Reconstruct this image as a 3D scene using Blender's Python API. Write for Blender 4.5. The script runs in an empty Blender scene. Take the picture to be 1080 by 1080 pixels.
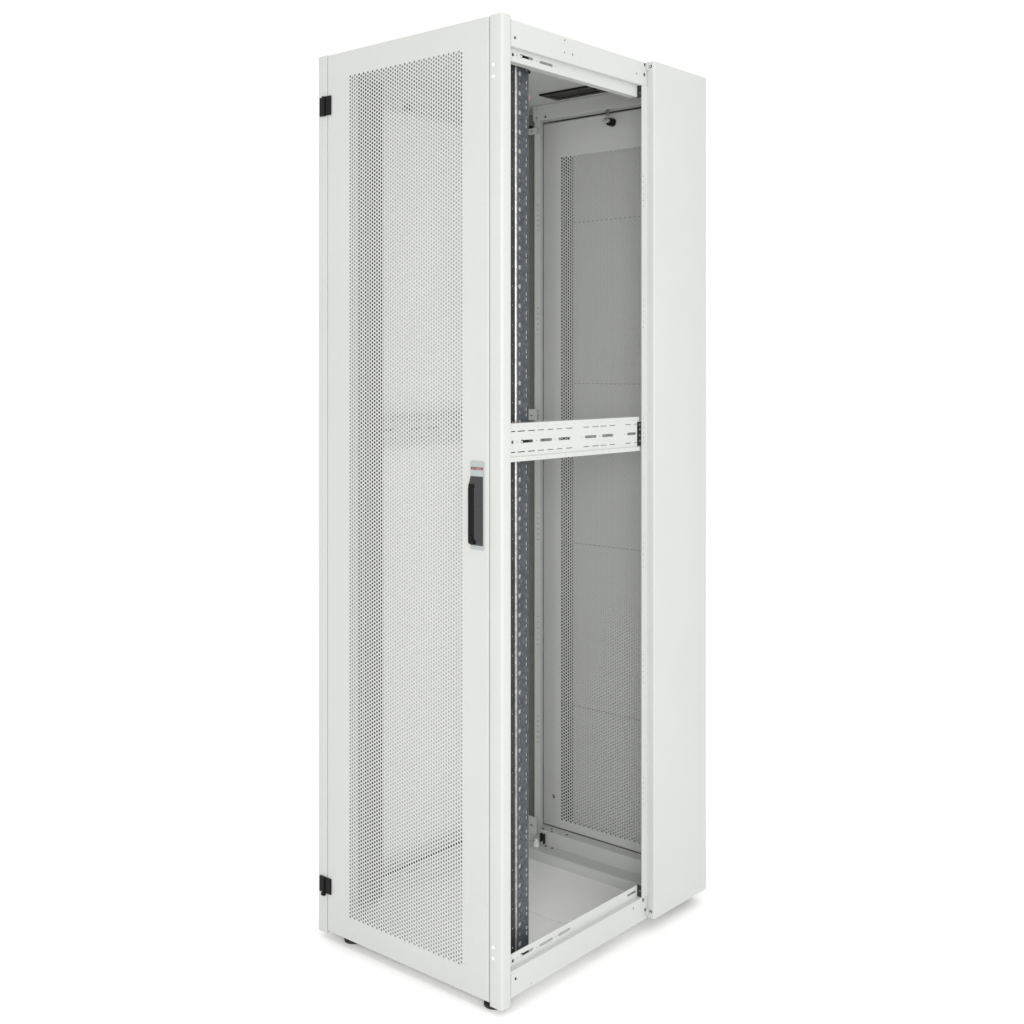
import bpy, bmesh, math, random
import numpy as np
from mathutils import Vector
from mathutils.geometry import tessellate_polygon, delaunay_2d_cdt

random.seed(4)
S = bpy.context.scene
COL = S.collection
PI = math.pi

# ------------------------------------------------------------------ materials
def new_mat(name):
    m = bpy.data.materials.new(name); m.use_nodes = True
    return m, m.node_tree, m.node_tree.nodes['Principled BSDF']

def paint(name, col, rough=0.42, bump=0.06, var=0.015):
    """powder coat: faint orange peel, faint gloss variation"""
    m, nt, b = new_mat(name)
    tc = nt.nodes.new('ShaderNodeTexCoord')
    n = nt.nodes.new('ShaderNodeTexNoise'); n.inputs['Scale'].default_value = 520; n.inputs['Detail'].default_value = 2
    nt.links.new(tc.outputs['Object'], n.inputs['Vector'])
    bp = nt.nodes.new('ShaderNodeBump'); bp.inputs['Strength'].default_value = bump; bp.inputs['Distance'].default_value = 0.0004
    nt.links.new(n.outputs['Fac'], bp.inputs['Height']); nt.links.new(bp.outputs['Normal'], b.inputs['Normal'])
    n2 = nt.nodes.new('ShaderNodeTexNoise'); n2.inputs['Scale'].default_value = 5.0; n2.inputs['Detail'].default_value = 4
    nt.links.new(tc.outputs['Object'], n2.inputs['Vector'])
    mr = nt.nodes.new('ShaderNodeMapRange')
    mr.inputs['To Min'].default_value = rough - 0.06; mr.inputs['To Max'].default_value = rough + 0.06
    nt.links.new(n2.outputs['Fac'], mr.inputs['Value']); nt.links.new(mr.outputs['Result'], b.inputs['Roughness'])
    cr = nt.nodes.new('ShaderNodeValToRGB')
    cr.color_ramp.elements[0].position = 0.3; cr.color_ramp.elements[1].position = 0.7
    cr.color_ramp.elements[0].color = tuple(c * (1 - var) for c in col) + (1,)
    cr.color_ramp.elements[1].color = tuple(min(1, c * (1 + var)) for c in col) + (1,)
    nt.links.new(n2.outputs['Fac'], cr.inputs['Fac']); nt.links.new(cr.outputs['Color'], b.inputs['Base Color'])
    return m

def zinc(name, lo, hi, rough=0.38, metal=0.9):
    m, nt, b = new_mat(name)
    tc = nt.nodes.new('ShaderNodeTexCoord')
    v = nt.nodes.new('ShaderNodeTexVoronoi'); v.inputs['Scale'].default_value = 160
    nt.links.new(tc.outputs['Object'], v.inputs['Vector'])
    n = nt.nodes.new('ShaderNodeTexNoise'); n.inputs['Scale'].default_value = 60; n.inputs['Detail'].default_value = 6
    nt.links.new(tc.outputs['Object'], n.inputs['Vector'])
    bw = nt.nodes.new('ShaderNodeRGBToBW'); nt.links.new(v.outputs['Color'], bw.inputs['Color'])
    mx = nt.nodes.new('ShaderNodeMath'); mx.operation = 'MULTIPLY'
    nt.links.new(bw.outputs['Val'], mx.inputs[0]); nt.links.new(n.outputs['Fac'], mx.inputs[1])
    cr = nt.nodes.new('ShaderNodeValToRGB')
    cr.color_ramp.elements[0].color = lo + (1,); cr.color_ramp.elements[1].color = hi + (1,)
    cr.color_ramp.elements[0].position = 0.05; cr.color_ramp.elements[1].position = 0.55
    nt.links.new(mx.outputs['Value'], cr.inputs['Fac']); nt.links.new(cr.outputs['Color'], b.inputs['Base Color'])
    b.inputs['Metallic'].default_value = metal; b.inputs['Roughness'].default_value = rough
    return m

def plain(name, col, rough=0.5, metal=0.0):
    m, nt, b = new_mat(name)
    tc = nt.nodes.new('ShaderNodeTexCoord')
    n = nt.nodes.new('ShaderNodeTexNoise'); n.inputs['Scale'].default_value = 300; n.inputs['Detail'].default_value = 3
    nt.links.new(tc.outputs['Object'], n.inputs['Vector'])
    mr = nt.nodes.new('ShaderNodeMapRange'); mr.inputs['To Min'].default_value = rough - .05; mr.inputs['To Max'].default_value = rough + .05
    nt.links.new(n.outputs['Fac'], mr.inputs['Value']); nt.links.new(mr.outputs['Result'], b.inputs['Roughness'])
    b.inputs['Base Color'].default_value = col + (1,); b.inputs['Metallic'].default_value = metal
    return m

M_PAINT = paint('light_grey_powder_coat', (0.497, 0.506, 0.493))
M_PANEL = paint('brightened_grey_powder_coat', (0.79, 0.795, 0.78))  # same grey paint made lighter, so the inner panels look lit
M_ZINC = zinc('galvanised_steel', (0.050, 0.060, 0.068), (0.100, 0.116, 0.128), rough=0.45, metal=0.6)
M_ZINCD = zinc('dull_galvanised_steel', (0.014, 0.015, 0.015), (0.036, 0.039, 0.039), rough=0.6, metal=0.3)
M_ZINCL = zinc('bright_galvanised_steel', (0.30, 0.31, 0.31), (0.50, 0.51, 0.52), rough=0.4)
M_CHROME = plain('polished_zinc', (0.75, 0.75, 0.74), 0.25, 1.0)
M_BLACK = plain('black_plastic', (0.006, 0.006, 0.0065), 0.34)
M_BLACK.node_tree.nodes['Principled BSDF'].inputs['Specular IOR Level'].default_value = 0.12
M_SATIN = plain('satin_black_plastic', (0.026, 0.026, 0.027), 0.26)
M_MATT = plain('black_rubber_and_shade', (0.010, 0.010, 0.010), 0.65)  # rubber of the feet, also the black put in for shaded gaps
M_BRUSH = plain('dark_grey_brush', (0.045, 0.045, 0.043), 0.85)
M_SEAM = plain('grey_strip', (0.24, 0.24, 0.235), 0.6)
M_PLATE = plain('grey_metal_plate', (0.34, 0.37, 0.37), 0.4)
M_RED = plain('red_print', (0.17, 0.060, 0.062), 0.5)
M_REDL = plain('pale_red_print', (0.33, 0.19, 0.19), 0.5)
M_REDD = plain('dark_red_print', (0.12, 0.05, 0.045), 0.5)
M_WHITE = paint('white_cap', (0.74, 0.75, 0.74), 0.3)
M_MAT = paint('dark_grey_sheet', (0.20, 0.20, 0.19), 0.6)
def translucent_backing(name, refl, trans):
    m = bpy.data.materials.new(name); m.use_nodes = True; nt = m.node_tree
    for n in list(nt.nodes):
        if n.type == 'BSDF_PRINCIPLED': nt.nodes.remove(n)
    tc = nt.nodes.new('ShaderNodeTexCoord'); nz = nt.nodes.new('ShaderNodeTexNoise'); nz.inputs['Scale'].default_value = 90; nz.inputs['Detail'].default_value = 5
    nt.links.new(tc.outputs['Object'], nz.inputs['Vector'])
    cr = nt.nodes.new('ShaderNodeValToRGB')
    cr.color_ramp.elements[0].color = (trans*.8,)*3 + (1,); cr.color_ramp.elements[1].color = (trans*1.2,)*3 + (1,)
    nt.links.new(nz.outputs['Fac'], cr.inputs['Fac'])
    d = nt.nodes.new('ShaderNodeBsdfDiffuse'); d.inputs['Color'].default_value = (refl, refl, refl, 1)
    t = nt.nodes.new('ShaderNodeBsdfTranslucent'); nt.links.new(cr.outputs['Color'], t.inputs['Color'])
    a = nt.nodes.new('ShaderNodeAddShader'); nt.links.new(d.outputs[0], a.inputs[0]); nt.links.new(t.outputs[0], a.inputs[1])
    nt.links.new(a.outputs[0], nt.nodes['Material Output'].inputs['Surface'])
    return m
M_BACKING = translucent_backing('grey_translucent_backing', 0.40, 0.225)  # added sheet passing world light, so rear door holes glow grey
M_FLOOR = paint('white_studio_floor', (0.985, 0.985, 0.985), 0.8, 0.0, 0.0)

# ------------------------------------------------------------------ mesh helpers
class MB:
    def __init__(s): s.v = []; s.f = []
    def add(s, vs, fs):
        o = len(s.v); s.v += [tuple(p) for p in vs]; s.f += [tuple(i + o for i in f) for f in fs]; return s
    def box(s, x0, x1, y0, y1, z0, z1):
        vs = [(x0,y0,z0),(x1,y0,z0),(x1,y1,z0),(x0,y1,z0),(x0,y0,z1),(x1,y0,z1),(x1,y1,z1),(x0,y1,z1)]
        return s.add(vs, [(0,3,2,1),(4,5,6,7),(0,1,5,4),(1,2,6,5),(2,3,7,6),(3,0,4,7)])
    def prism(s, pts, axis, lo, hi):
        """closed 2-D outline swept along an axis ('Z': pts are x,y; 'Y': x,z; 'X': y,z)"""
        def mk(a, b, c):
            return {'Z': (a, b, c), 'Y': (a, c, b), 'X': (c, a, b)}[axis]
        n = len(pts)
        vs = [mk(a, b, lo) for a, b in pts] + [mk(a, b, hi) for a, b in pts]
        fs = [(i, (i + 1) % n, n + (i + 1) % n, n + i) for i in range(n)]
        tri = tessellate_polygon([[Vector((a, b, 0)) for a, b in pts]])
        fs += [tuple(t) for t in tri] + [tuple(n + k for k in reversed(t)) for t in tri]
        return s.add(vs, fs)
    def plate(s, outer, holes, plane, d0, d1):
        """flat sheet with holes; plane 'X': outline is (y,z) at x=d0 front, d1 back; 'Y': (x,z); 'Z': (x,y)"""
        def mk(a, b, d):
            return {'X': (d, a, b), 'Y': (a, d, b), 'Z': (a, b, d)}[plane]
        loops = [outer] + holes
        flat = [p for l in loops for p in l]
        edges = []; o = 0
        for l in loops:
            edges += [(o + i, o + (i + 1) % len(l)) for i in range(len(l))]; o += len(l)
        K = 100.0
        cv, _, tri, *_r = delaunay_2d_cdt([Vector((a * K, b * K)) for a, b in flat], edges, [], 1, 1e-6)
        cv = [(p[0] / K, p[1] / K) for p in cv]; n = len(cv)
        boxes = [(min(p[0] for p in h), max(p[0] for p in h), min(p[1] for p in h), max(p[1] for p in h), h) for h in holes]
        def in_hole(t):
            x = sum(cv[i][0] for i in t) / 3; y = sum(cv[i][1] for i in t) / 3
            for x0, x1, y0, y1, h in boxes:
                if x0 < x < x1 and y0 < y < y1:
                    c = False
                    for i in range(len(h)):
                        (ax, ay), (bx, by) = h[i - 1], h[i]
                        if (ay > y) != (by > y) and x < (bx - ax) * (y - ay) / (by - ay) + ax: c = not c
                    if c: return True
            return False
        tri = [t for t in tri if not in_hole(t)]
        s.add([mk(a, b, d0) for a, b in cv] + [mk(a, b, d1) for a, b in cv],
              [tuple(t) for t in tri] + [tuple(n + k for k in reversed(t)) for t in tri])
        n = len(flat)
        vs = [mk(a, b, d0) for a, b in flat] + [mk(a, b, d1) for a, b in flat]
        fs = []
        o = 0
        for l in loops:
            m = len(l)
            for i in range(m):
                fs.append((o + i, o + (i + 1) % m, n + o + (i + 1) % m, n + o + i))
            o += m
        return s.add(vs, fs)
    def cyl(s, c, r, axis, lo, hi, n=24, r2=None):
        r2 = r if r2 is None else r2
        a, b = c
        def mk(p, q, d): return {'X': (d, p, q), 'Y': (p, d, q), 'Z': (p, q, d)}[axis]
        vs = [mk(a + r * math.cos(2*PI*i/n), b + r * math.sin(2*PI*i/n), lo) for i in range(n)]
        vs += [mk(a + r2 * math.cos(2*PI*i/n), b + r2 * math.sin(2*PI*i/n), hi) for i in range(n)]
        fs = [(i, (i+1) % n, n + (i+1) % n, n + i) for i in range(n)]
        fs += [tuple(range(n - 1, -1, -1)), tuple(range(n, 2 * n))]
        return s.add(vs, fs)
    def build(s, name, mat, parent=None, bevel=0, seg=2, smooth=False):
        me = bpy.data.meshes.new(name); me.from_pydata(s.v, [], s.f); me.validate()
        bm = bmesh.new(); bm.from_mesh(me); bmesh.ops.remove_doubles(bm, verts=bm.verts, dist=2e-6); bmesh.ops.recalc_face_normals(bm, faces=bm.faces); bm.to_mesh(me); bm.free()
        o = bpy.data.objects.new(name, me); COL.objects.link(o); me.materials.append(mat)
        if parent: o.parent = parent
        if bevel:
            bv = o.modifiers.new('bevel', 'BEVEL'); bv.width = bevel; bv.segments = seg; bv.limit_method = 'ANGLE'; bv.angle_limit = 0.6
        if smooth:
            me.shade_smooth()
            try: me.set_sharp_from_angle(angle=0.6)
            except Exception: pass
        return o

def rect(a0, a1, b0, b1): return [(a0, b0), (a1, b0), (a1, b1), (a0, b1)]
def circ(a, b, r, n=12): return [(a + r * math.cos(2*PI*i/n), b + r * math.sin(2*PI*i/n)) for i in range(n)]
def slot(a0, a1, b, h, n=5):
    r = h / 2; pts = []
    for i in range(n + 1):
        t = -PI/2 + PI * i / n; pts.append((a1 - r + r * math.cos(t), b + r * math.sin(t)))
    for i in range(n + 1):
        t = PI/2 + PI * i / n; pts.append((a0 + r + r * math.cos(t), b + r * math.sin(t)))
    return pts
def keyhole(a, b, r, a1, h):
    """round head at a with a slot running to a1"""
    t0 = math.asin(min(.95, h / 2 / r)); pts = []
    n = 12
    for i in range(n + 1):
        t = t0 + (2*PI - 2*t0) * i / n; pts.append((a + r * math.cos(t), b + r * math.sin(t)))
    q = h / 2
    for i in range(5):
        t = -PI/2 + PI * i / 4; pts.append((a1 - q + q * math.cos(t), b + q * math.sin(t)))
    return pts
def rounded(x0, x1, y0, y1, rs, n=5):
    """rounded rectangle outline, radii for corners (x0y0, x1y0, x1y1, x0y1)"""
    cs = [(x0, y0, 1, 1, PI), (x1, y0, -1, 1, 1.5*PI), (x1, y1, -1, -1, 0), (x0, y1, 1, -1, .5*PI)]
    pts = []
    for (cx, cy, sx, sy, a0), r in zip(cs, rs):
        if r <= 0: pts.append((cx, cy)); continue
        for i in range(n + 1):
            t = a0 + PI/2 * i / n
            pts.append((cx + sx * r + r * math.cos(t), cy + sy * r + r * math.sin(t)))
    return pts

def perforated(mb, x0, z0, ncol, c, rows, r, y, yb):
    """staggered round perforation: ncol columns of width c; rows = list of row heights; sheet at y, hole walls back to yb"""
    edges = np.concatenate([[0], np.cumsum(rows)]) + z0
    V = []; F = []; off = len(mb.v)
    k8 = np.arange(8); ang = -0.75*PI + k8 * PI/4
    ux = np.array([0, .5, 1, 1, 1, .5, 0, 0]); uz = np.array([0, 0, 0, .5, 1, 1, 1, .5])
    quads = [(k, (k+1) % 8, 8 + (k+1) % 8, 8 + k) for k in range(8)]
    walls = [(8 + k, 8 + (k+1) % 8, 16 + (k+1) % 8, 16 + k) for k in range(8)]
    tmpl = np.array(quads + walls)
    allv = []; allf = []; cnt = 0
    for i in range(ncol):
        xa = x0 + i * c
        if i % 2 == 0: e = edges
        else:
            mid = (edges[:-1] + edges[1:]) / 2; e = mid
            for lo, hi in ((edges[0], mid[0]), (mid[-1], edges[-1])):
                mb.add([(xa, y, lo), (xa + c, y, lo), (xa + c, y, hi), (xa, y, hi)], [(0, 1, 2, 3)])
        lo = e[:-1]; h = e[1:] - e[:-1]; m = len(lo)
        ox = np.broadcast_to(xa + ux * c, (m, 8)); oz = lo[:, None] + uz[None] * h[:, None]
        rr = np.minimum(r, h * 0.42)[:, None]
        ix = xa + c/2 + r * np.cos(ang)[None] + 0 * rr; iz = (lo + h/2)[:, None] + rr * np.sin(ang)[None]
        o = np.stack([ox, np.full((m, 8), y), oz], -1)
        a = np.stack([ix, np.full((m, 8), y), iz], -1)
        b = np.stack([ix, np.full((m, 8), yb), iz], -1)
        allv.append(np.concatenate([o, a, b], 1).reshape(-1, 3))
        allf.append((tmpl[None] + (cnt + np.arange(m) * 24)[:, None, None]).reshape(-1, 4)); cnt += 24 * m
    o = len(mb.v)
    mb.add(np.concatenate(allv).tolist(), (np.concatenate(allf)).tolist())
    return x0 + ncol * c, edges[-1]

def build_raw(mb, name, mat, parent):
    me = bpy.data.meshes.new(name); me.from_pydata(mb.v, [], mb.f)
    o = bpy.data.objects.new(name, me); COL.objects.link(o); me.materials.append(mat); o.parent = parent
    return o

def dish(mb, x0, x1, z0, z1, holes, y, depth, t, sgn=1):
    """folded door tray: front sheet ring (with an opening), soft folded edge and return flange"""
    steps = [(0.0030, 0.0), (0.0016, 0.0004), (0.0005, 0.0014), (0.0, 0.003), (0.0, depth)]
    ring = []
    for ins, dy in steps:
        ring.append([(x0+ins, y+sgn*dy, z0+ins), (x1-ins, y+sgn*dy, z0+ins), (x1-ins, y+sgn*dy, z1-ins), (x0+ins, y+sgn*dy, z1-ins)])
    vs = [p for r in ring for p in r]; fs = []
    for k in range(len(steps) - 1):
        for i in range(4):
            fs.append((4*k + i, 4*k + (i+1) % 4, 4*(k+1) + (i+1) % 4, 4*(k+1) + i))
    mb.add(vs, fs)
    i0 = steps[0][0]
    outer = rect(x0+i0, x1-i0, z0+i0, z1-i0)
    loops = [outer] + holes
    flat = [p for l in loops for p in l]
    tri = tessellate_polygon([[Vector((a, b, 0)) for a, b in l] for l in loops])
    mb.add([(a, y, b) for a, b in flat], [tuple(t) for t in tri])
    # rolled lip at the back of the flange
    w = 0.012
    yb = y + sgn*depth
    mb.plate(rect(x0, x1, z0, z1), [rect(x0+w, x1-w, z0+w, z1-w)], 'Y', yb, yb + sgn*t)

def tag(o, label, cat):
    o['label'] = label; o['category'] = cat

# ------------------------------------------------------------------ the cabinet
W, H, D = 0.600, 2.1444, 0.791
cab = bpy.data.objects.new('server_cabinet', None); COL.objects.link(cab)
tag(cab, 'tall light grey network cabinet with perforated door and open side, on black feet', 'server cabinet')

# ---- front posts ---------------------------------------------------------
def front_post(x0, x1, outer_right):
    rs = (.001, .006, .002, .001) if outer_right else (.004, .001, .001, .002)
    mb = MB(); mb.prism(rounded(x0, x1, 0.0, 0.0296, rs), 'Z', 0.0, H)
    return mb.build('front_post', M_PAINT, cab, 0.0007, 1, smooth=True)
fp = front_post(0.5646, W, True)
for z in (2.0356, 2.0111, 0.1300, 0.1060):
    mb = MB(); mb.cyl((0.5745, z), 0.0042, 'Y', -0.0003, -0.0018, 20, 0.0026); mb.build('plastic_cap', M_WHITE, fp, smooth=True)
lfp = front_post(0.0, 0.0328, False)
mb = MB(); mb.box(.0330, .0600, .0300, .0315, .0170, 2.1200); mb.box(.0600, .0615, .0300, .0740, .0170, 2.1200); mb.build('post_flange', M_PAINT, lfp)
# folded inner flanges behind the posts
# ---- front door ----------------------------------------------------------
mb = MB()
px0, pz0, c, s = 0.1128, 0.0600, 0.00775, 0.00888
NC = 48
px1, pz1 = perforated(mb, px0, pz0, NC, c, [s] * 228, 0.00310, 0.0, 0.0006)
dish(mb, 0.0340, 0.5612, 0.0060, H - 0.0008, [rect(px0, px1, pz0, pz1)], 0.0, 0.020, 0.0014)
door = build_raw(mb, 'front_door', M_PAINT, cab)
# gap seal seen in the seam between door and post
for z0, z1, tab in ((1.9965, 2.0440, 0), (0.0985, 0.1365, 1)):
    mb = MB()
    mb.box(0.0092, 0.0200, -0.0042, 0.0015, z0 + .0005, z1 - (.0015 if not tab else 0.0))
    mb.prism([(0.0200, 0.0016), (0.0200, -0.0060), (0.0225, -0.0085), (0.0275, -0.0085), (0.0300, -0.0060), (0.0300, 0.0016)], 'Z', z0, z1)
    mb.box(0.0300, 0.0495, -0.0042, -0.0004, z0 + .0005, z1)
    if tab: mb.prism(rounded(0.0180, 0.0300, -0.0080, 0.0, (.002,) * 4), 'Z', z0 - 0.0065, z0)
    mb.build('hinge', M_BLACK, door, 0.0008, 2)
# swing handle: mounting plate, black body, grip
hx0, hx1 = 0.5070, 0.5478
mb = MB(); mb.prism([(x, z) for x, z in rounded(0.5105, 0.5484, 0.9850, 1.1765, (.002, .002, .002, .002))], 'Y', -0.0030, -0.0002)
mb.build('handle_plate', M_PLATE, door, 0.0006)
mb = MB()
zb, zt = 0.9940, 1.1445
base = [(0.5116, zb), (0.5480, zb), (0.5480, zt), (0.5116, zt)]
top = [(0.5126, zb + .010), (0.5292, zb + .016), (0.5292, zt - .026), (0.5126, zt - .022)]
vs = [(x, -0.0031, z) for x, z in base] + [(x, -0.0042, z) for x, z in base] + [(x, -0.0120, z) for x, z in top]
fs = [(0,1,5,4),(1,2,6,5),(2,3,7,6),(3,0,4,7),(4,5,9,8),(5,6,10,9),(6,7,11,10),(7,4,8,11),(8,9,10,11),(3,2,1,0)]
mb.add(vs, fs)
mb.build('handle_housing', M_SATIN, door, 0.0010, 3)
mb = MB()
g = [(-0.0045, zb + .002), (-0.0118, zb + .003), (-0.0140, zb + .008), (-0.0140, zt - .026), (-0.0125, zt - .016), (-0.0118, zt - .016)]
mb.prism(g, 'X', 0.5132, 0.5282)
mb.build('handle_grip', M_BLACK, door, 0.0014, 3)
mb = MB(); mb.cyl((0.5205, zb + .017), 0.0062, 'Y', -0.0139, -0.0154, 20, 0.0056)
mb.build('lock_cylinder', M_BLACK, door, 0.0004)
mb = MB(); mb.box(0.5122, 0.5472, -0.0034, -0.0031, 1.1588, 1.1648); mb.build('badge_band', M_RED, door)
for x0, x1, m in ((0.5130, .5150, M_REDD), (0.5166, 0.5180, M_REDL), (0.5194, .5206, M_REDL), (0.5222, .5246, M_RED), (0.5262, .5286, M_REDL),
                  (0.5298, .5338, M_REDL), (0.5348, .5384, M_REDL), (0.5394, .5428, M_REDL), (0.5438, .5462, M_REDD)):
    mb = MB(); mb.box(x0, x1, -0.0037, -0.0034, 1.1598, 1.1638); mb.build('badge_letter', m, door)

# ---- side rails (right and left) ----------------------------------------
def side(x): return x            # right-hand side
def mirror(x): return W - x      # left-hand side

def rail_pair(f):
    out = []
    t = 0.0016
    Y0, Y1 = 0.0300, 0.5480
    for top in (True, False):
        mb = MB()
        holes = []
        if top:
            za, zb_ = 2.0785, 2.1356
            holes = [circ(.2175, 2.1279, .0022), circ(.2175, 2.0998, .0022), circ(.2467, 2.1004, .0028), circ(.5031, 2.1030, .0026)]
            fz0, fz1 = 2.0500, 2.0785
            rowz = 2.0660
        else:
            za, zb_ = 0.0168, 0.0740
            holes = [circ(.4880, .0605, .0026), circ(.0980, .0240, .0016)]
            fz0, fz1 = 0.0740, 0.1032
            rowz = 0.0880
        mb.plate(rect(Y0, Y1, za, zb_), holes, 'X', f(0.600), f(0.600 - t))
        # flange stepped inwards with its slots
        xf = 0.588
        fh = [circ(.0500, rowz - .001, .0040), circ(.0640, rowz, .0016), keyhole(.0790, rowz + .0012, .0046, .1195, .0062), circ(.1308, rowz, .0016),
              slot(.1412, .1887, rowz, .0062), circ(.1983, rowz, .0016)]
        if not top:
            fh += [slot(.2073, .2536, rowz, .0062), slot(.4796, .5175, rowz + .002, .0062)]
        mb.plate(rect(Y0, 0.5215, fz0, fz1), fh, 'X', f(xf), f(xf - t))
        zs = fz1 if top else fz0
        x0, x1 = sorted((f(0.6004 - t), f(xf - t)))
        mb.box(x0, x1, Y0, Y1, zs - .0008, zs + .0008)
        # stiffening return of the flange, well inside
        x0, x1 = sorted((f(xf - t), f(xf - .020)))
        zz = fz0 if top else fz1
        if top: mb.box(x0, x1, Y0, 0.5215, zz, zz + .0008)
        r = mb.build('side_rail', M_PAINT, cab)
        x0, x1 = f(0.6000), f(0.6022)
        if top: sc = [(.0425, 2.0982)]
        else: sc = [(.0447, 0.0538)]
        for y, z in sc:
            k = MB(); k.cyl((y, z), .0030, 'X', x0, f(.6006), 16)
            k.build('screw', M_MATT, r)  # black disc drawn for a small dark hole
        k = MB(); k.cyl((.0782, rowz + .0005), .0031, 'X', f(xf - .0030), f(xf + .0004), 16, .0027); k.build('screw', M_PAINT, r)
        out.append(r)
    # middle cross rail
    mb = MB()
    xc = 0.592
    mid = 1.2195
    holes = [circ(.0440, mid, .0040), circ(.0589, mid, .0016), keyhole(.0755, mid, .0046, .1148, .0066), circ(.1264, mid, .0016), slot(.1383, .1820, mid, .0066),
             circ(.1929, mid, .0016), slot(.2043, .2488, mid, .0066), circ(.2930, mid, .0016), slot(.3039, .3493, mid, .0066), circ(.3613, mid, .0016),
             slot(.3707, .4166, mid, .0066), circ(.4620, mid, .0016), slot(.4735, .5120, mid, .0066)]
    dash = [(.0389, .0541), (.0611, .0869), (.0967, .1217), (.1297, .1524), (.1649, .1864), (.1974, .2193), (.2322, .2563), (.2981, .3211), (.3318, .3583),
            (.3643, .3897), (.4012, .4244), (.4660, .4891), (.5036, .5150)]
    for a, b in dash:
        holes += [slot(a, b, 1.2425, .0021, 3), slot(a, b, 1.1970, .0021, 3)]
    for y in (.0644, .0902, .1247, .1313, .1582, .1991, .2270, .2606, .2659, .3149, .3296, .3689, .3974, .4283, .4361, .4996, .5056):
        holes += [circ(y, 1.2525, .0011, 6)]
    mb.plate(rect(0.0300, 0.5155, 1.1865, 1.2600), holes, 'X', f(xc), f(xc - .0016))
    mb.plate(rect(0.0300, 0.5246, 1.1765, 1.1865), [circ(y, 1.1812, .0011, 6) for y in (.0644, .0902, .1247, .1313, .1582, .1991, .2270, .2606, .2659, .3149, .3296, .3689, .3974, .4283, .4361, .4996, .5056)],
             'X', f(xc + .0024), f(xc + .0008))
    mb.plate(rect(0.5155, 0.5246, 1.2480, 1.2600), [], 'X', f(xc), f(xc - .0016))
    x0, x1 = sorted((f(xc - .0016), f(xc - .026)))
    mb.box(x0, x1, 0.0300, 0.5155, 1.2584, 1.2600)
    if f is mirror:
        mb.box(-.0098, f(xc), .0300, .5155, 1.2584, 1.2600); mb.box(-.0098, f(xc), .0300, .5155, 1.1865, 1.1880)
    r = mb.build('cross_rail', M_PAINT, cab)
    k = MB(); k.cyl((.0750, mid - .0006), .0031, 'X', f(xc - .0030), f(xc + .0004), 16, .0027); k.build('screw', M_PAINT, r)
    return out
rail_pair(side)
rail_pair(mirror)

# low inner rail on the left, black pieces put in for gap and slot shade
mb = MB(); mb.plate(rect(.1700, .5900, .0165, .0780), [slot(.2000, .2500, .0660, .0062), circ(.2600, .0660, .0016), slot(.2700, .3180, .0660, .0062)], 'X', .0340, .0328)
ir = mb.build('inner_rail', M_PAINT, cab)
mb = MB(); mb.box(.0300, .0345, .1700, .5900, .0780, .0830); mb.build('gap_shade_strip', M_MATT, ir)
mb = MB(); mb.box(.0240, .0300, .1800, .5900, .0500, .0790); mb.build('slot_shade_backing', M_MATT, ir)

# end brackets: dark galvanised plates closing the rail ends at the right rear post
def end_bracket(z0, z1, holes):
    mb = MB(); mb.plate(rect(0.586, 0.6075 - .009, z0, z1), [circ(.5945, z, .0030, 10) for z in holes], 'Y', 0.5225, 0.5240)
    mb.build('end_bracket', M_ZINCD, cab)
end_bracket(1.1890, 1.2478, (1.2010, 1.2150, 1.2290, 1.2410))
end_bracket(2.0480, 2.0770, (2.0600,))
end_bracket(0.0760, 0.1040, (0.0900,))

# ---- right rear post and rear side cover ---------------------------------
mb = MB()
holes = []
for lo, hi in ((1.7791, 1.8541), (1.4816, 1.5472), (1.1958, 1.2567), (.8889, .9638), (.6030, .6733), (.3031, .3687)):
    for k in range(6): holes.append(circ(.5312, lo + (hi - lo) * k / 5, .0019, 8))
mb.plate(rect(0.5246, 0.5560, 0.0745, 2.0780), holes, 'X', 0.6000, 0.5984)
mb.prism(rounded(0.5984, 0.6020, 0.5405, 0.5490, (0, .0015, 0, 0)), 'Z', 0.0745, 2.0780)
post = mb.build('rear_post', M_PAINT, cab)
mb = MB()
cover_prof = rounded(0.5960, 0.6200, 0.5490, D, (0, .0045, .003, 0), 6)
mb.prism(cover_prof, 'Z', 0.0180, 2.1388)
cover = mb.build('side_cover', M_PAINT, cab, smooth=True)
# fixing screws at the cover's upper and lower front corner
for y, z, r in ((.5353, 2.1057, .0040), (.5370, 2.1310, .0036), (.5300, 0.0670, .0040), (.5385, 0.0400, .0036)):
    k = MB(); k.cyl((y, z), r, 'X', 0.6000, 0.6007, 16); k.build('washer', M_ZINCD, cover)
    k = MB(); k.cyl((y + .0008, z - .0006), r * .62, 'X', 0.6007, 0.6026, 6); k.build('screw', M_CHROME, cover)
for z in (2.1270, 0.0345):
    k = MB(); k.cyl((.6100, z), .0036, 'Y', 0.5490, 0.5482, 16); k.build('washer', M_ZINCD, cover)
    k = MB(); k.cyl((.6104, z - .0004), .0022, 'Y', 0.5482, 0.5466, 6); k.build('screw', M_CHROME, cover)
for z0, z1 in ((2.1180, 2.1356), (0.0262, 0.0420)):
    k = MB(); k.box(0.6004, 0.6050, 0.5415, 0.5488, z0, z1); k.build('fixing_tab', M_PAINT, cover, .0006)

# ---- left side panel ------------------------------------------------------
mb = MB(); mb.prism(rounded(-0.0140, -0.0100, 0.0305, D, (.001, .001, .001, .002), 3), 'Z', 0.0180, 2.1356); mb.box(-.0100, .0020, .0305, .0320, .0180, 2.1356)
lp = mb.build('side_panel', M_PANEL, cab)
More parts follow.
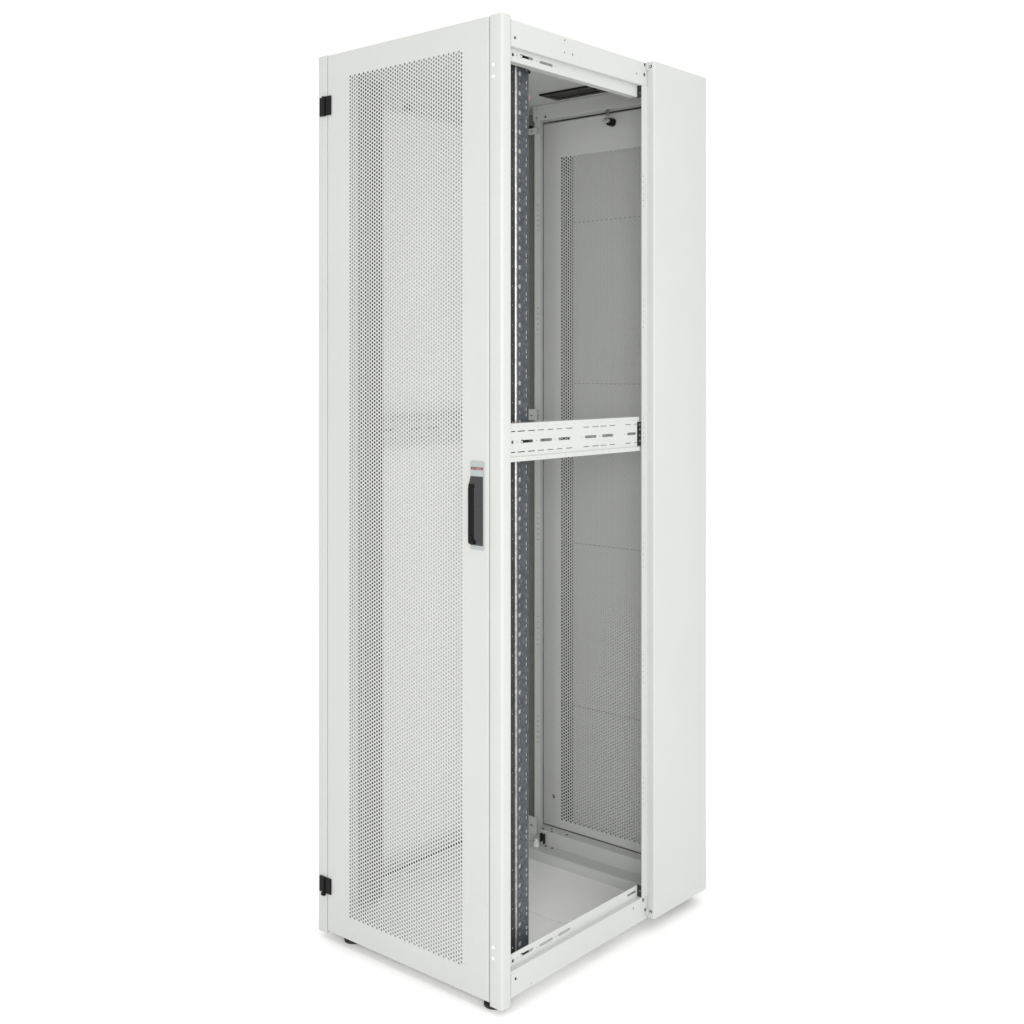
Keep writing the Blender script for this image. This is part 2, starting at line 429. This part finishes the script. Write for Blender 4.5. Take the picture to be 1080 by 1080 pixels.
# small mirrored rear-frame strip on the left
mb = MB()
holes = []
for lo, hi in ((1.7684, 1.8394), (1.4741, 1.5490), (1.1950, 1.2600), (.8960, .9710), (.5990, .6793), (.3233, .3983)):
    for k in range(6): holes.append(circ(.1235, lo + (hi - lo) * k / 5, .0021, 8))
mb.plate(rect(0.1116, 0.1317, 0.0800, 2.0785), holes, 'Y', 0.7000, 0.7016)
mb.box(0.1116, 0.1132, 0.7016, 0.7350, 0.0800, 2.0785)
lpost = mb.build('rear_post', M_PAINT, cab)
mb = MB(); mb.box(.1190, .1285, .7020, .7040, .0820, 2.0760); mb.build('hole_shade_backing', M_MATT, lpost)  # black strip added so the post holes read dark
# brackets with clips on the left rear post
def post_bracket(z0, z1, slotz):
    k = MB(); k.plate(rect(0.098, 0.127, z0, z1), [slot(0.103, 0.114, slotz, .0035)], 'Y', 0.6900, 0.6916)
    k.box(0.0980, 0.1270, 0.6916, 0.7000, z0, z0 + .0016)
    return k.build('post_bracket', M_PAINT, lpost)
post_bracket(1.2330, 1.2640, 1.2460)
b1 = post_bracket(2.0400, 2.0570, 2.0480)
post_bracket(0.0640, 0.1140, 0.0890)
k = MB(); k.box(0.1000, 0.1130, 0.6840, 0.6898, 2.0560, 2.0640); k.build('clip', M_BLACK, b1, .001)
# ---- roof, base -----------------------------------------------------------
mb = MB()
mb.plate(rect(-0.0098, 0.5980, 0.0300, 0.7890), [rect(.2300, .4250, .5950, .6570)], 'Z', 2.1200, 2.1216)
mb.box(-0.0098, 0.5980, 0.0300, 0.0316, 2.1000, 2.1200)
mb.plate(rect(-0.0098, 0.5980, 0.0300, 0.7890), [], 'Z', 2.1340, 2.1356)
roof = mb.build('roof', M_PAINT, cab)
mb = MB(); mb.plate(rect(.2210, .4340, .5860, .6660), [rect(.2420, .4150, .6040, .6480)], 'Z', 2.1150, 2.1198)
be = mb.build('brush_entry', M_BLACK, roof, .001)
mb = MB()
for i in range(86):
    x = .2425 + i * .0020
    mb.box(x, x + .0013, .6035, .6485, 2.1172 + random.uniform(-.0004, .0004), 2.1192)
mb.build('brush', M_BRUSH, roof)
mb = MB(); mb.box(.3960, .4120, .6000, .6500, 2.1090, 2.1149); mb.build('brush_slider', M_BLACK, roof, .002)
# floor pan, two plates with a seam between them
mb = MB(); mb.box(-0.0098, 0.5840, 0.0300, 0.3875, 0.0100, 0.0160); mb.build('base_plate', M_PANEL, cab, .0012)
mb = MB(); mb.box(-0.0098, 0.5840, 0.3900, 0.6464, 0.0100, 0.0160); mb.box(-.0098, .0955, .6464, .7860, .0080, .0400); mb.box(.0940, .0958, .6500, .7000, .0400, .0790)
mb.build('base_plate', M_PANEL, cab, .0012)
mb = MB(); mb.box(-.0098, .5840, .3870, .3905, .0060, .0099); mb.build('seam_shade_strip', M_MATT, cab)  # black strip put under the seam to stand for its shade
# rear base beam: lip, ledge, upright face, top
mb = MB()
mb.prism([(0.6465, 0.0080), (0.6465, 0.0405), (0.6490, 0.0425), (0.7000, 0.0425), (0.7000, 0.0785), (0.7020, 0.0800), (0.7380, 0.0800), (0.7380, 0.0080)], 'X', 0.0960, 0.5980)
bb = mb.build('rear_base_beam', M_PAINT, cab)
for x, y, z in ((.1610, .690, .0426), (.1830, .690, .0426)):
    k = MB(); k.cyl((x, y), .0036, 'Z', z, z + .0006, 14); k.build('hole_plug', M_MATT, bb)
for x, y in ((.1370, .708), (.1690, .706), (.1560, .722), (.2150, .716)):
    k = MB(); k.cyl((x, y), .0036, 'Z', .0801, .0806, 14); k.build('hole_plug', M_MATT, bb)
k = MB(); k.cyl((.1420, .672), .0085, 'Z', .0426, .0560, 6); k.cyl((.1420, .672), .0050, 'Z', .0560, .0640, 14); k.build('bolt', M_WHITE, bb, .0008)
k = MB(); k.box(.1400, .1425, .6880, .6990, .0500, .0740); k.box(.1470, .1520, .6930, .6990, .0450, .0720); k.build('dark_slot_block', M_MATT, bb, .0006)  # black blocks put in for the dark slots and shadow by the bolt
# rear top beam
mb = MB()
mb.prism([(0.7000, 2.0800), (0.7000, 2.1196), (0.7360, 2.1196), (0.7360, 2.0785), (0.7015, 2.0785)], 'X', 0.1060, 0.5980)
tb = mb.build('rear_top_beam', M_PAINT, cab, .001)
for x, z in ((.1190, 2.1110), (.1207, 2.0860)):
    k = MB(); k.cyl((x, z), .0036, 'Y', .6999, .6980, 14, .0030); k.build('screw', M_CHROME, tb)
k = MB(); k.cyl((.1510, 2.0850), .0032, 'Y', .6999, .6994, 14); k.build('hole_plug', M_MATT, tb)
k = MB(); k.box(.3580, .3690, .7030, .7080, 2.0620, 2.0784); k.build('latch_catch', M_ZINCL, tb, .001)

# ---- rear door ------------------------------------------------------------
mb = MB()
rx0, rz0 = 0.1746, 0.1040
rows = []
z = rz0
joints = [0.435, 0.890, 1.3364, 1.7865]
while z < 1.970:
    h = s
    if joints and z + s > joints[0]:
        h = s * 0.70; joints.pop(0)
    rows.append(h); z += h
rx1, rz1 = perforated(mb, rx0, rz0, 40, c, rows, 0.00310, 0.7400, 0.7406)
dish(mb, 0.1105, 0.5890, 0.0808, 2.0762, [rect(rx0, rx1, rz0, rz1)], 0.7400, 0.0460, 0.0014)
rdoor = build_raw(mb, 'rear_door', M_PAINT, cab)
# black baffles added to darken edge holes, and the added glow sheet
mb = MB()
mb.box(rx0 - .0060, rx0 - .0030, 0.7420, 0.7790, rz0 - .02, rz1 + .02); mb.box(rx0 - .0060, rx0 + .0125, 0.7792, 0.7860, rz0 - .02, rz1 + .02)
mb.box(rx1 + .0030, rx1 + .0060, 0.7420, 0.7855, rz0 - .02, rz1 + .02)
mb.build('hole_shade_baffle', M_MATT, rdoor)
for zj in (0.435, 0.890, 1.3364, 1.7865):
    mb = MB(); mb.box(rx0 + .02, rx1, 0.7424, 0.7440, zj - .0006, zj + .0016); mb.build('seam_strip', M_SEAM, rdoor)
mb = MB(); mb.box(rx0 + .0130, rx1 + .0028, 0.7795, 0.7855, rz0 - .02, rz1 + .02); mb.build('hole_glow_backing', M_BACKING, rdoor)
mb = MB(); mb.plate(rect(-0.0098, 0.5940, 0.0165, 2.1195), [rect(rx0 + .0120, rx1 + .0028, rz0 - .02, rz1 + .02)], 'Y', 0.7870, 0.7900); mb.build('rear_light_block', M_MAT, cab)  # added sheet, blocks the white world behind the rear door
# latch on its inner face
k = MB(); k.cyl((.3555, 2.0490), .0118, 'Y', .7396, .7215, 24, .0105); k.build('latch_knob', M_BLACK, rdoor, .0012)
k = MB(); k.cyl((.3550, 2.0510), .0066, 'Y', .7214, .7050, 20, .0060); k.cyl((.3550, 2.0510), .0028, 'Y', .7050, .7035, 6)
k.box(.3560, .3610, .7080, .7110, 2.0510, 2.0660)
k.build('latch', M_CHROME, rdoor, .0008)
k = MB(); k.cyl((.1510, .1654), .0036, 'Y', .7396, .7380, 14); k.build('grounding_stud', M_CHROME, rdoor)
k = MB(); k.box(.1440, .1520, .7388, .7396, .1690, .1712); k.build('grounding_mark', M_RED, rdoor)

# ---- 19-inch mounting rails ----------------------------------------------
def mounting_rail(f, main=True):
    Z0, Z1 = 0.0420, 2.1040
    P = 0.0434
    zr = [1.2600 + P * k for k in range(-28, 20) if Z0 + .01 < 1.2600 + P * k < Z1 - .01]
    t = 0.0012
    x = 0.5500
    mb = MB()
    # face with round and square holes
    holes = []
    for z in zr:
        holes.append(circ(.1198, z, .0064, 14))
        if z + P/2 < Z1 - .008: holes.append(rect(.1160, .1225, z + P/2 - .0047, z + P/2 + .0047))
    mb.plate(rect(.1073, .1336, Z0, Z1), holes, 'X', f(x), f(x - t))
    # slotted inner fold
    holes = []
    for z in zr:
        zc = z + P/2
        if zc + .012 < Z1:
            holes += [rect(.1405, .1465, zc - .0105, zc - .0020), rect(.1405, .1465, zc + .0020, zc + .0105)]
    mb.plate(rect(.1336, .1503, Z0, Z1), holes, 'X', f(x - .0012), f(x - .0012 - t))
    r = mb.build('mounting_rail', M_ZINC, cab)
    # front fold: dark strip with a small hole per unit, rolled edge coloured bright for the light on it
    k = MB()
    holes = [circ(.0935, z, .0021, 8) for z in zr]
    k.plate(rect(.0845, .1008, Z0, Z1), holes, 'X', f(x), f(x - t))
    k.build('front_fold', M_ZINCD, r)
    k = MB(); k.plate(rect(.1090, .1485, Z0 + .004, Z1 - .004), [], 'X', f(x - .0052), f(x - .0060)); k.build('hole_backing', M_PAINT if main else M_ZINCD, r)  # added backing: pale to make right holes read lit, dark on left
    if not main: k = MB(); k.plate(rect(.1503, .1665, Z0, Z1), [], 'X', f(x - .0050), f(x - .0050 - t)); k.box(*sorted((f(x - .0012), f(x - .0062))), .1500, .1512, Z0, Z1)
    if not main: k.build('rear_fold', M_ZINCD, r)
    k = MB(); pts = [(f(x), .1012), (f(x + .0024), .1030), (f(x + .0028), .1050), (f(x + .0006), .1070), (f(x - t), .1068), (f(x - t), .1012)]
    k.prism(pts, 'Z', Z0, Z1); k.build('rolled_edge', M_ZINCL, r)  # brighter zinc colour stands for the light on the fold
    return r
mr = mounting_rail(side)
mounting_rail(mirror, False)
k = MB(); k.box(.5440, .5500, .1504, .1560, 2.0480, 2.0550); k.build('clip', M_BLACK, mr, .001)
k = MB(); k.box(.5460, .5490, .1504, .1530, 1.9870, 2.0000); k.build('red_mark', M_REDL, mr)

# latch at the top of the left-hand rail
k = MB(); k.cyl((.2900, 2.0615), .0125, 'X', .0136, .0215, 24, .0115); k.cyl((.2900, 2.0615), .0050, 'X', -.0099, .0136, 12); k.build('panel_latch', M_BLACK, lp, .001)

# ---- levelling feet --------------------------------------------------------
for x, y in ((.0830, .0430), (.5470, .0360), (.0830, .7400), (.5300, .7400)):
    k = MB(); k.cyl((x, y), .0060, 'Z', -.0060, .0080, 16); k.cyl((x, y), .0240, 'Z', -.0160, -.0090, 28, .0235); k.cyl((x, y), .0180, 'Z', -.0090, -.0050, 6, .0150)
    k.build('foot', M_MATT, cab, .0008)

# ------------------------------------------------------------------ setting
mb = MB(); mb.add([(-60, -60, -.016), (60, -60, -.016), (60, 60, -.016), (-60, 60, -.016)], [(0, 1, 2, 3)])
fl = mb.build('floor', M_FLOOR); fl['kind'] = 'structure'
fl['label'] = 'plain white studio floor'

# ------------------------------------------------------------------ light
w = bpy.data.worlds.new('World'); S.world = w; w.use_nodes = True
bg = w.node_tree.nodes['Background']; bg.inputs['Color'].default_value = (1, 1, 0.996, 1); bg.inputs['Strength'].default_value = 1.025

def area(name, loc, target, size, power, col=(1, 1, 1)):
    l = bpy.data.lights.new(name, 'AREA'); l.shape = 'RECTANGLE'; l.size, l.size_y = size; l.energy = power; l.color = col
    o = bpy.data.objects.new(name, l); COL.objects.link(o); o.location = loc
    o.rotation_euler = (Vector(target) - Vector(loc)).to_track_quat('-Z', 'Y').to_euler()
    return o
WARM = (1.0, 0.995, 0.98)
area('overhead_fill', (1.8, 0.2, 5.2), (0.8, 0.2, 0), (5, 5), 35)  # unseen lamp added to whiten the floor and its contact shadow
area('main_softbox', (2.85, -2.6, 1.6), (0.4, 0.3, 1.1), (1.2, 1.4), 66, WARM)
area('side_softbox', (3.4, -0.35, 0.95), (0.1, 0.3, 1.15), (1.3, 1.5), 9, WARM)
area('high_fill', (3.1, 0.1, 3.3), (0.2, 0.3, 0.3), (1.4, 1.4), 7, WARM)  # unseen lamp added to lift the inner floor and ground shadow

# ------------------------------------------------------------------ camera
cam = bpy.data.cameras.new('camera'); co = bpy.data.objects.new('camera', cam); COL.objects.link(co)
co.location = (2.35313, -2.01069, 1.38400); co.rotation_euler = (PI/2, 0, 0.709089)
cam.sensor_width = 36; cam.sensor_fit = 'HORIZONTAL'; cam.lens = 1311.21 / 1080 * 36
cam.shift_y = -(540 - 386.66) / 1080
cam.clip_start = 0.05; cam.clip_end = 500
S.camera = co

S.view_settings.view_transform = 'Standard'; S.view_settings.look = 'None'
S.view_settings.exposure = 0.0; S.view_settings.gamma = 1.0; S.view_settings.use_curve_mapping = False
S.cycles.max_bounces = 16; S.cycles.diffuse_bounces = 10
S.render.film_transparent = False
